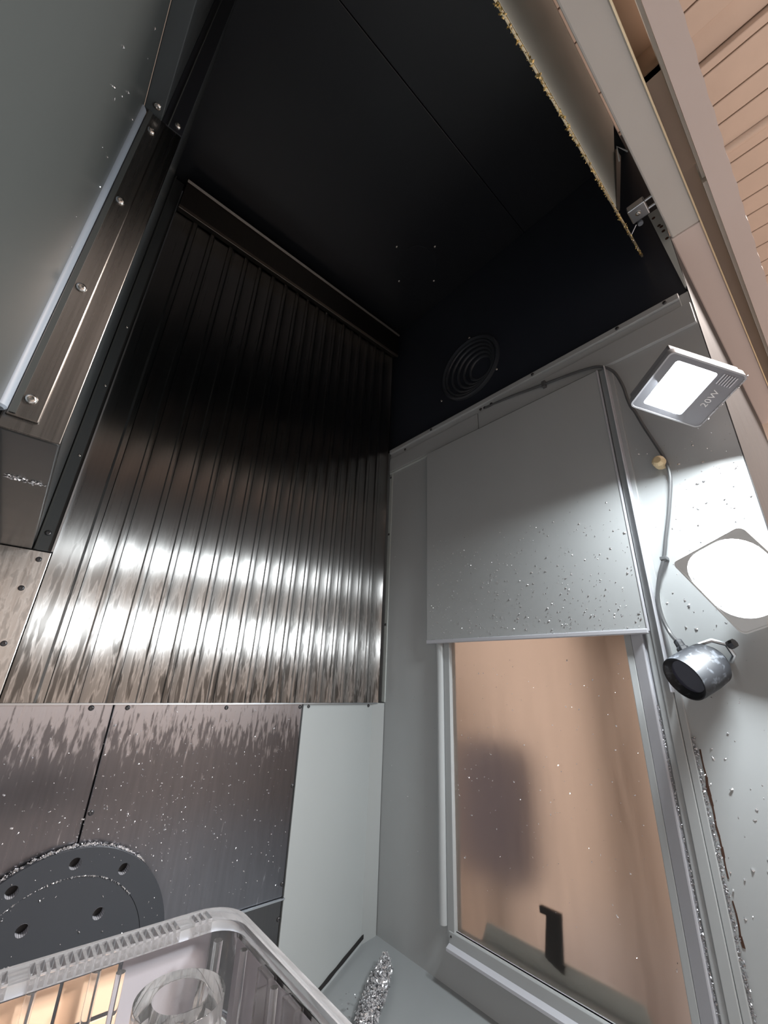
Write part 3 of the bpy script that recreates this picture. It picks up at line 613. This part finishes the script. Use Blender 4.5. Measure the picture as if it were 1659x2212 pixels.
B().box(1.62, 1.93, 0.46, 0.48, -1.3, 0.16).build('leg', 'wood_dark', t); B().box(1.62, 1.93, 0.70, 0.72, -1.3, 0.16).build('leg', 'wood_dark', t)

# ================================================================== ACRYLIC BLOCK
ZA = -0.22
ac = thing('acrylic_block', (0.1, 0.40, ZA - 0.075), 'clear machined acrylic tray with slotted rim and round boss at the lower left', 'acrylic part')
x0, x1, y0, y1 = -0.22, 0.2505, 0.10, 0.5135
T = lambda z: Matrix.Translation((0, 0, z))
slots = []
for q in range(18):
    xs_ = 0.083 + 0.0062 * q
    slots.append([(xs_, 0.4905), (xs_ + 0.0036, 0.4905), (xs_ + 0.0036, 0.5085), (xs_, 0.5085)])
for q in range(3):
    xs_ = 0.206 + 0.0062 * q
    slots.append([(xs_, 0.4925), (xs_ + 0.0036, 0.4925), (xs_ + 0.0036, 0.5085), (xs_, 0.5085)])
for q in range(9):
    xs_ = 0.066 - 0.0062 * q
    slots.append([(xs_, 0.4905), (xs_ + 0.0036, 0.4905), (xs_ + 0.0036, 0.5085), (xs_, 0.5085)])
plate2d('rim', rrect(x0, x1, y0, y1, 0.034), [rrect(x0 + 0.02, x1 - 0.008, y0 + 0.01, y1 - 0.027, 0.026)] + slots, T(ZA - 0.004), 0.008, 'acrylic_milky', ac, 0.0006)
plate2d('wall', rrect(x0 + 0.001, x1 - 0.001, y0 + 0.001, y1 - 0.001, 0.033), [rrect(x0 + 0.012, x1 - 0.009, y0 + 0.008, y1 - 0.014, 0.028)], T(ZA - 0.040), 0.063, 'acrylic', ac, 0.0006)
plate2d('base', rrect(x0 + 0.002, x1 - 0.002, y0 + 0.002, y1 - 0.002, 0.032), [], T(ZA - 0.079), 0.013, 'acrylic_rough', ac, 0.0008)
plate2d('boss', circle(0.176, 0.4265, 0.033, 48), [circle(0.176, 0.4265, 0.020, 40)], T(ZA - 0.042), 0.058, 'acrylic', ac, 0.0008)
plate2d('boss_plug', circle(0.176, 0.4265, 0.0185, 40), [circle(0.180, 0.428, 0.011, 30)], T(ZA - 0.052), 0.030, 'acrylic', ac, 0.0006)
for bx, by, br in ((0.086, 0.489, 0.0035), (0.128, 0.489, 0.0038), (0.143, 0.475, 0.0035), (0.235, 0.445, 0.0032), (0.222, 0.472, 0.004), (0.234, 0.385, 0.003), (0.150, 0.395, 0.003)):
    B().lathe((bx, by, ZA - 0.071), (0, 0, 1), [(0, br), (0.062, br)], 18).build('pillar', 'acrylic', ac, 0, True)
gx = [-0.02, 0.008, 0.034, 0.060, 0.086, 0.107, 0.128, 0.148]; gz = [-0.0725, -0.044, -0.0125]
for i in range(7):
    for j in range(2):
        B().box(gx[i] + 0.0012, gx[i + 1] - 0.0012, 0.4972, 0.4985, ZA + gz[j] + 0.0015, ZA + gz[j + 1] - 0.0015).build('reflection_panel', 'orange_reflection', ac, 0.0004)  # orange panels stand in for the warm room reflected in clear acrylic
B().box(0.150, 0.226, 0.4972, 0.4985, ZA - 0.071, ZA - 0.011).build('inner_panel', 'acrylic_lilac', ac, 0.0004)
B().box(0.2395, 0.2405, 0.13, 0.470, ZA - 0.071, ZA - 0.011).build('inner_panel', 'acrylic_lilac', ac, 0.0003)
for a in (0.075, 0.102, 0.128, 0.153): B().box(a, a + 0.003, 0.20, 0.485, ZA - 0.071, ZA - 0.055).build('base_rib', 'acrylic_rough', ac, 0.0004)
for a in (0.455, 0.428, 0.395, 0.36): B().box(0.03, 0.145, a, a + 0.003, ZA - 0.0712, ZA - 0.0548).build('base_rib', 'acrylic_rough', ac, 0.0004)
for a in (0.395, 0.352):
    B().box(0.2335, 0.2415, a, a + 0.020, ZA - 0.045, ZA - 0.0085).build('side_clip', 'acrylic', ac, 0.001)
B().box(0.186, 0.189, 0.25, 0.39, ZA - 0.071, ZA - 0.045).build('divider', 'acrylic', ac, 0.0006)
B().box(0.189, 0.235, 0.388, 0.391, ZA - 0.071, ZA - 0.045).build('divider', 'acrylic', ac, 0.0006)

# ================================================================== CHIPS
def shard(V, Fc, p, n, s):
    n = Vector(n).normalized(); t = n.orthogonal().normalized(); t.rotate(Matrix.Rotation(random.uniform(0, 6.28), 3, n)); b = n.cross(t)
    L, Wd, h = s * random.uniform(0.7, 1.9), s * random.uniform(0.35, 0.8), s * random.uniform(0.3, 0.9); p = Vector(p); i = len(V)
    V += [p - t * L / 2 - b * Wd / 2, p - t * L / 2 + b * Wd / 2 + n * h * 0.3, p + n * h - b * Wd * 0.4, p + n * h * random.uniform(.5, 1) + b * Wd * 0.5, p + t * L / 2 - b * Wd / 2 + n * h * random.uniform(0, .6), p + t * L / 2 + b * Wd * 0.4]
    Fc += [(i, i + 2, i + 3, i + 1), (i + 2, i + 4, i + 5, i + 3), (i, i + 4, i + 2), (i + 1, i + 3, i + 5), (i, i + 1, i + 5, i + 4)]
def chips(name, label, cat, gen, count, smin, smax, mat='chip', parent=None, dull=0.0):
    V, Fc = [], []
    for _ in range(count):
        p, n = gen(); shard(V, Fc, p, n, smin + (smax - smin) * random.random() ** 2.2)
    me = bpy.data.meshes.new(name); me.from_pydata([tuple(v) for v in V], [], Fc); o = link(name, me, mat, parent)
    if dull:
        me.materials.append(M['chip_dark'])
        for i, p in enumerate(me.polygons): p.material_index = int((i // 5 * 7919) % 100 < dull * 100)
    o['kind'] = 'stuff'
    if label: tag(o, label, cat)
    return o
U = random.uniform
def on_cover():
    while True:
        y, z = U(0.245, 0.73), U(0.095, 0.50)
        if random.random() < max(0, 1 - (z - 0.1) / 0.28) ** 1.1: return (XW - 0.0162, y, z), (-1, 0, 0)
chips('metal_chips', 'bright specks of swarf stuck on the grey sliding window cover', 'chips', on_cover, 650, 0.0009, 0.0030)
def on_pane(): return (XW + 0.0058, 0.29 + 0.38 * random.random(), U(-0.36, 0.05)), (-1, 0, 0)
chips('metal_chips', 'fine swarf specks stuck on the frosted orange pane', 'chips', on_pane, 170, 0.0010, 0.0028)
def on_wall():
    y = U(0.06, 0.21); z = U(-0.30, 0.42)
    return (XW - 0.0002, y, z), (-1, 0, 0)
chips('metal_chips', 'swarf specks on the bright wall around the spot lamp and cable', 'chips', on_wall, 230, 0.0010, 0.0040)
def on_low():
    while True:
        x, z = U(-0.05, 0.55), U(-0.41, -0.07)
        if random.random() < 0.25 + 0.75 * math.exp(-((x - 0.24) / 0.12) ** 2 - ((z + 0.25) / 0.1) ** 2): return (x, 0.9243, z), (0, -1, 0)
chips('metal_chips', 'tiny glitter of swarf on the lower steel splash sheets', 'chips', on_low, 760, 0.0008, 0.0026)
def on_left(): 
    y = U(0.70, 0.9); return (XW - 0.0002, y, U(-0.45, 0.35)), (-1, 0, 0)
chips('metal_chips', 'sparse swarf specks on the wall between corner and window', 'chips', on_left, 90, 0.0008, 0.0022)
def disc_top():
    a = math.radians(U(-62, 42)); return (CX + (RR + 0.0005) * math.sin(a), U(Y0 + 0.004, Y0 + 0.017), CZ + (RR + 0.0005) * math.cos(a)), (math.sin(a), 0, math.cos(a))
chips('metal_chips', 'ridge of curled swarf lying on the top edge of the round faceplate', 'chips', disc_top, 420, 0.0015, 0.0042)
def disc_step():
    a = math.radians(U(-42, 48)); return (CX + 0.1215 * k * math.sin(a), Y0 - 0.0002, CZ + 0.1215 * k * math.cos(a)), (0, -1, 0.3)
chips('metal_chips', 'thin arc of swarf in the inner step of the round faceplate', 'chips', disc_step, 150, 0.0008, 0.0020)
def disc_face():
    a, r = U(0, 6.28), RR * math.sqrt(random.random()); return (CX + r * math.sin(a), Y0 - 0.0002, CZ + r * math.cos(a)), (0, -1, 0)
chips('metal_chips', 'single bright specks scattered over the face of the round faceplate', 'chips', disc_face, 120, 0.0008, 0.0018)
def groove(yc, z0, z1, w_, d):
    return lambda: ((XW - d, yc + random.gauss(0, w_), U(z0, z1)), (-1, 0, 0))
chips('metal_chips', 'line of swarf packed in the groove beside the pale window rail', 'chips', groove(0.2500, -0.52, -0.02, 0.0007, 0.006), 420, 0.0010, 0.0030, 'chip_dark')
chips('metal_chips', 'thick line of swarf packed along the outer window rail', 'chips', groove(0.2130, -0.52, -0.06, 0.0014, 0.003), 900, 0.0010, 0.0036, 'chip_dark')
b = B(); zz = [-0.075 - 0.0115 * q for q in range(20)]
for q in range(19):
    ya, yb_ = 0.2080 + 0.0030 * noise.noise((zz[q] * 70, 1, 0)), 0.2080 + 0.0030 * noise.noise((zz[q + 1] * 70, 1, 0)); h = 0.0007 + 0.0022 * abs(noise.noise((zz[q] * 70, 5, 0)))
    if q in (13, 14): continue
    b.hexa([(XW - 0.0008, ya - h, zz[q]), (XW - 0.0008, ya + h, zz[q]), (XW - 0.0008, yb_ + h, zz[q + 1]), (XW - 0.0008, yb_ - h, zz[q + 1]), (XW, ya - h, zz[q]), (XW, ya + h, zz[q]), (XW, yb_ + h, zz[q + 1]), (XW, yb_ - h, zz[q + 1])])
tag(b.build('rust_seam', 'rust'), 'ragged brown rust streak on the wall below the round spot lamp', 'rust', kind='stuff')
# pile on the sloping floor
pa, pb = Vector((0.762, 0.832)), Vector((0.655, 0.775))
def pile():
    s_ = random.random(); c = pa.lerp(pb, s_); wd = 0.024 * math.sin(math.pi * min(1, max(0.0, 0.10 + 0.80 * s_))) ** 0.6; d = Vector((-(pb - pa).y, (pb - pa).x)).normalized()
    o = random.gauss(0, 0.5); o = max(-1, min(1, o)); q = c + d * o * wd; h = 0.016 * max(0, 1 - o * o) * random.random()
    return (q.x, q.y, floor_z(q.x) + 0.0150 + h), (U(-1, 1), U(-1, 1), U(0.2, 1))
chips('swarf_pile', 'oblong heap of glittering swarf on the sloping floor in the corner', 'swarf', pile, 3400, 0.0022, 0.0062, dull=0.35)
def crumbs():
    x = U(0.60, 0.70); return (x, U(0.77, 0.86), floor_z(x) + 0.0150), (0, 0, 1)
chips('swarf_bits', 'loose crumbs of swarf strewn beside the lower end of the heap', 'swarf', crumbs, 110, 0.0012, 0.004, 'chip_dark')
def on_rim(): return (U(0.0, 0.79), U(0.1100, 0.1155), U(0.8672, 0.8685)), (U(-.4, .4), U(-.6, .6), -1)
chips('brass_shavings', 'golden shavings clinging to the rim of the hanging splash plate', 'shavings', on_rim, 420, 0.0012, 0.0045, 'brass_chip')
def on_block(): return (U(0.05, 0.245), U(0.30, 0.48), ZA - 0.0715), (0, 0, 1)
chips('metal_chips', 'white crumbs lying inside the clear acrylic tray', 'chips', on_block, 80, 0.0008, 0.0018)
def on_panel(): return (XP + 0.0002, U(0.22, 0.43), U(0.30, 0.60)), (1, 0, 0)
chips('metal_chips', 'few bright specks on the dark side of the upper left column', 'chips', on_panel, 16, 0.0010, 0.0028)
def under(): return (U(-0.055, -0.018), 0.56 + U(-0.006, 0.006) + 0.0, ZK - 0.0002), (0, 0, -1)
chips('metal_chips', 'wet crust of swarf under the foot of the dark column', 'chips', under, 60, 0.0012, 0.0040)
def lampfoot():
    C = Vector((0.655, 0.0938, 0.4271)); n = Vector((-0.3898, -0.1267, -0.9121)).normalized(); u = Vector((0.79, -0.55, -0.26)); u = (u - n * u.dot(n)).normalized(); v = n.cross(u)
    return tuple(C + u * U(0.0660, 0.0695) + v * U(-0.049, 0.045) + n * U(-0.002, 0.003)), tuple(n + u)
chips('metal_chips', 'crust of swarf on the lower rim of the 20W floodlight', 'chips', lampfoot, 120, 0.0010, 0.0030, 'chip_dark')
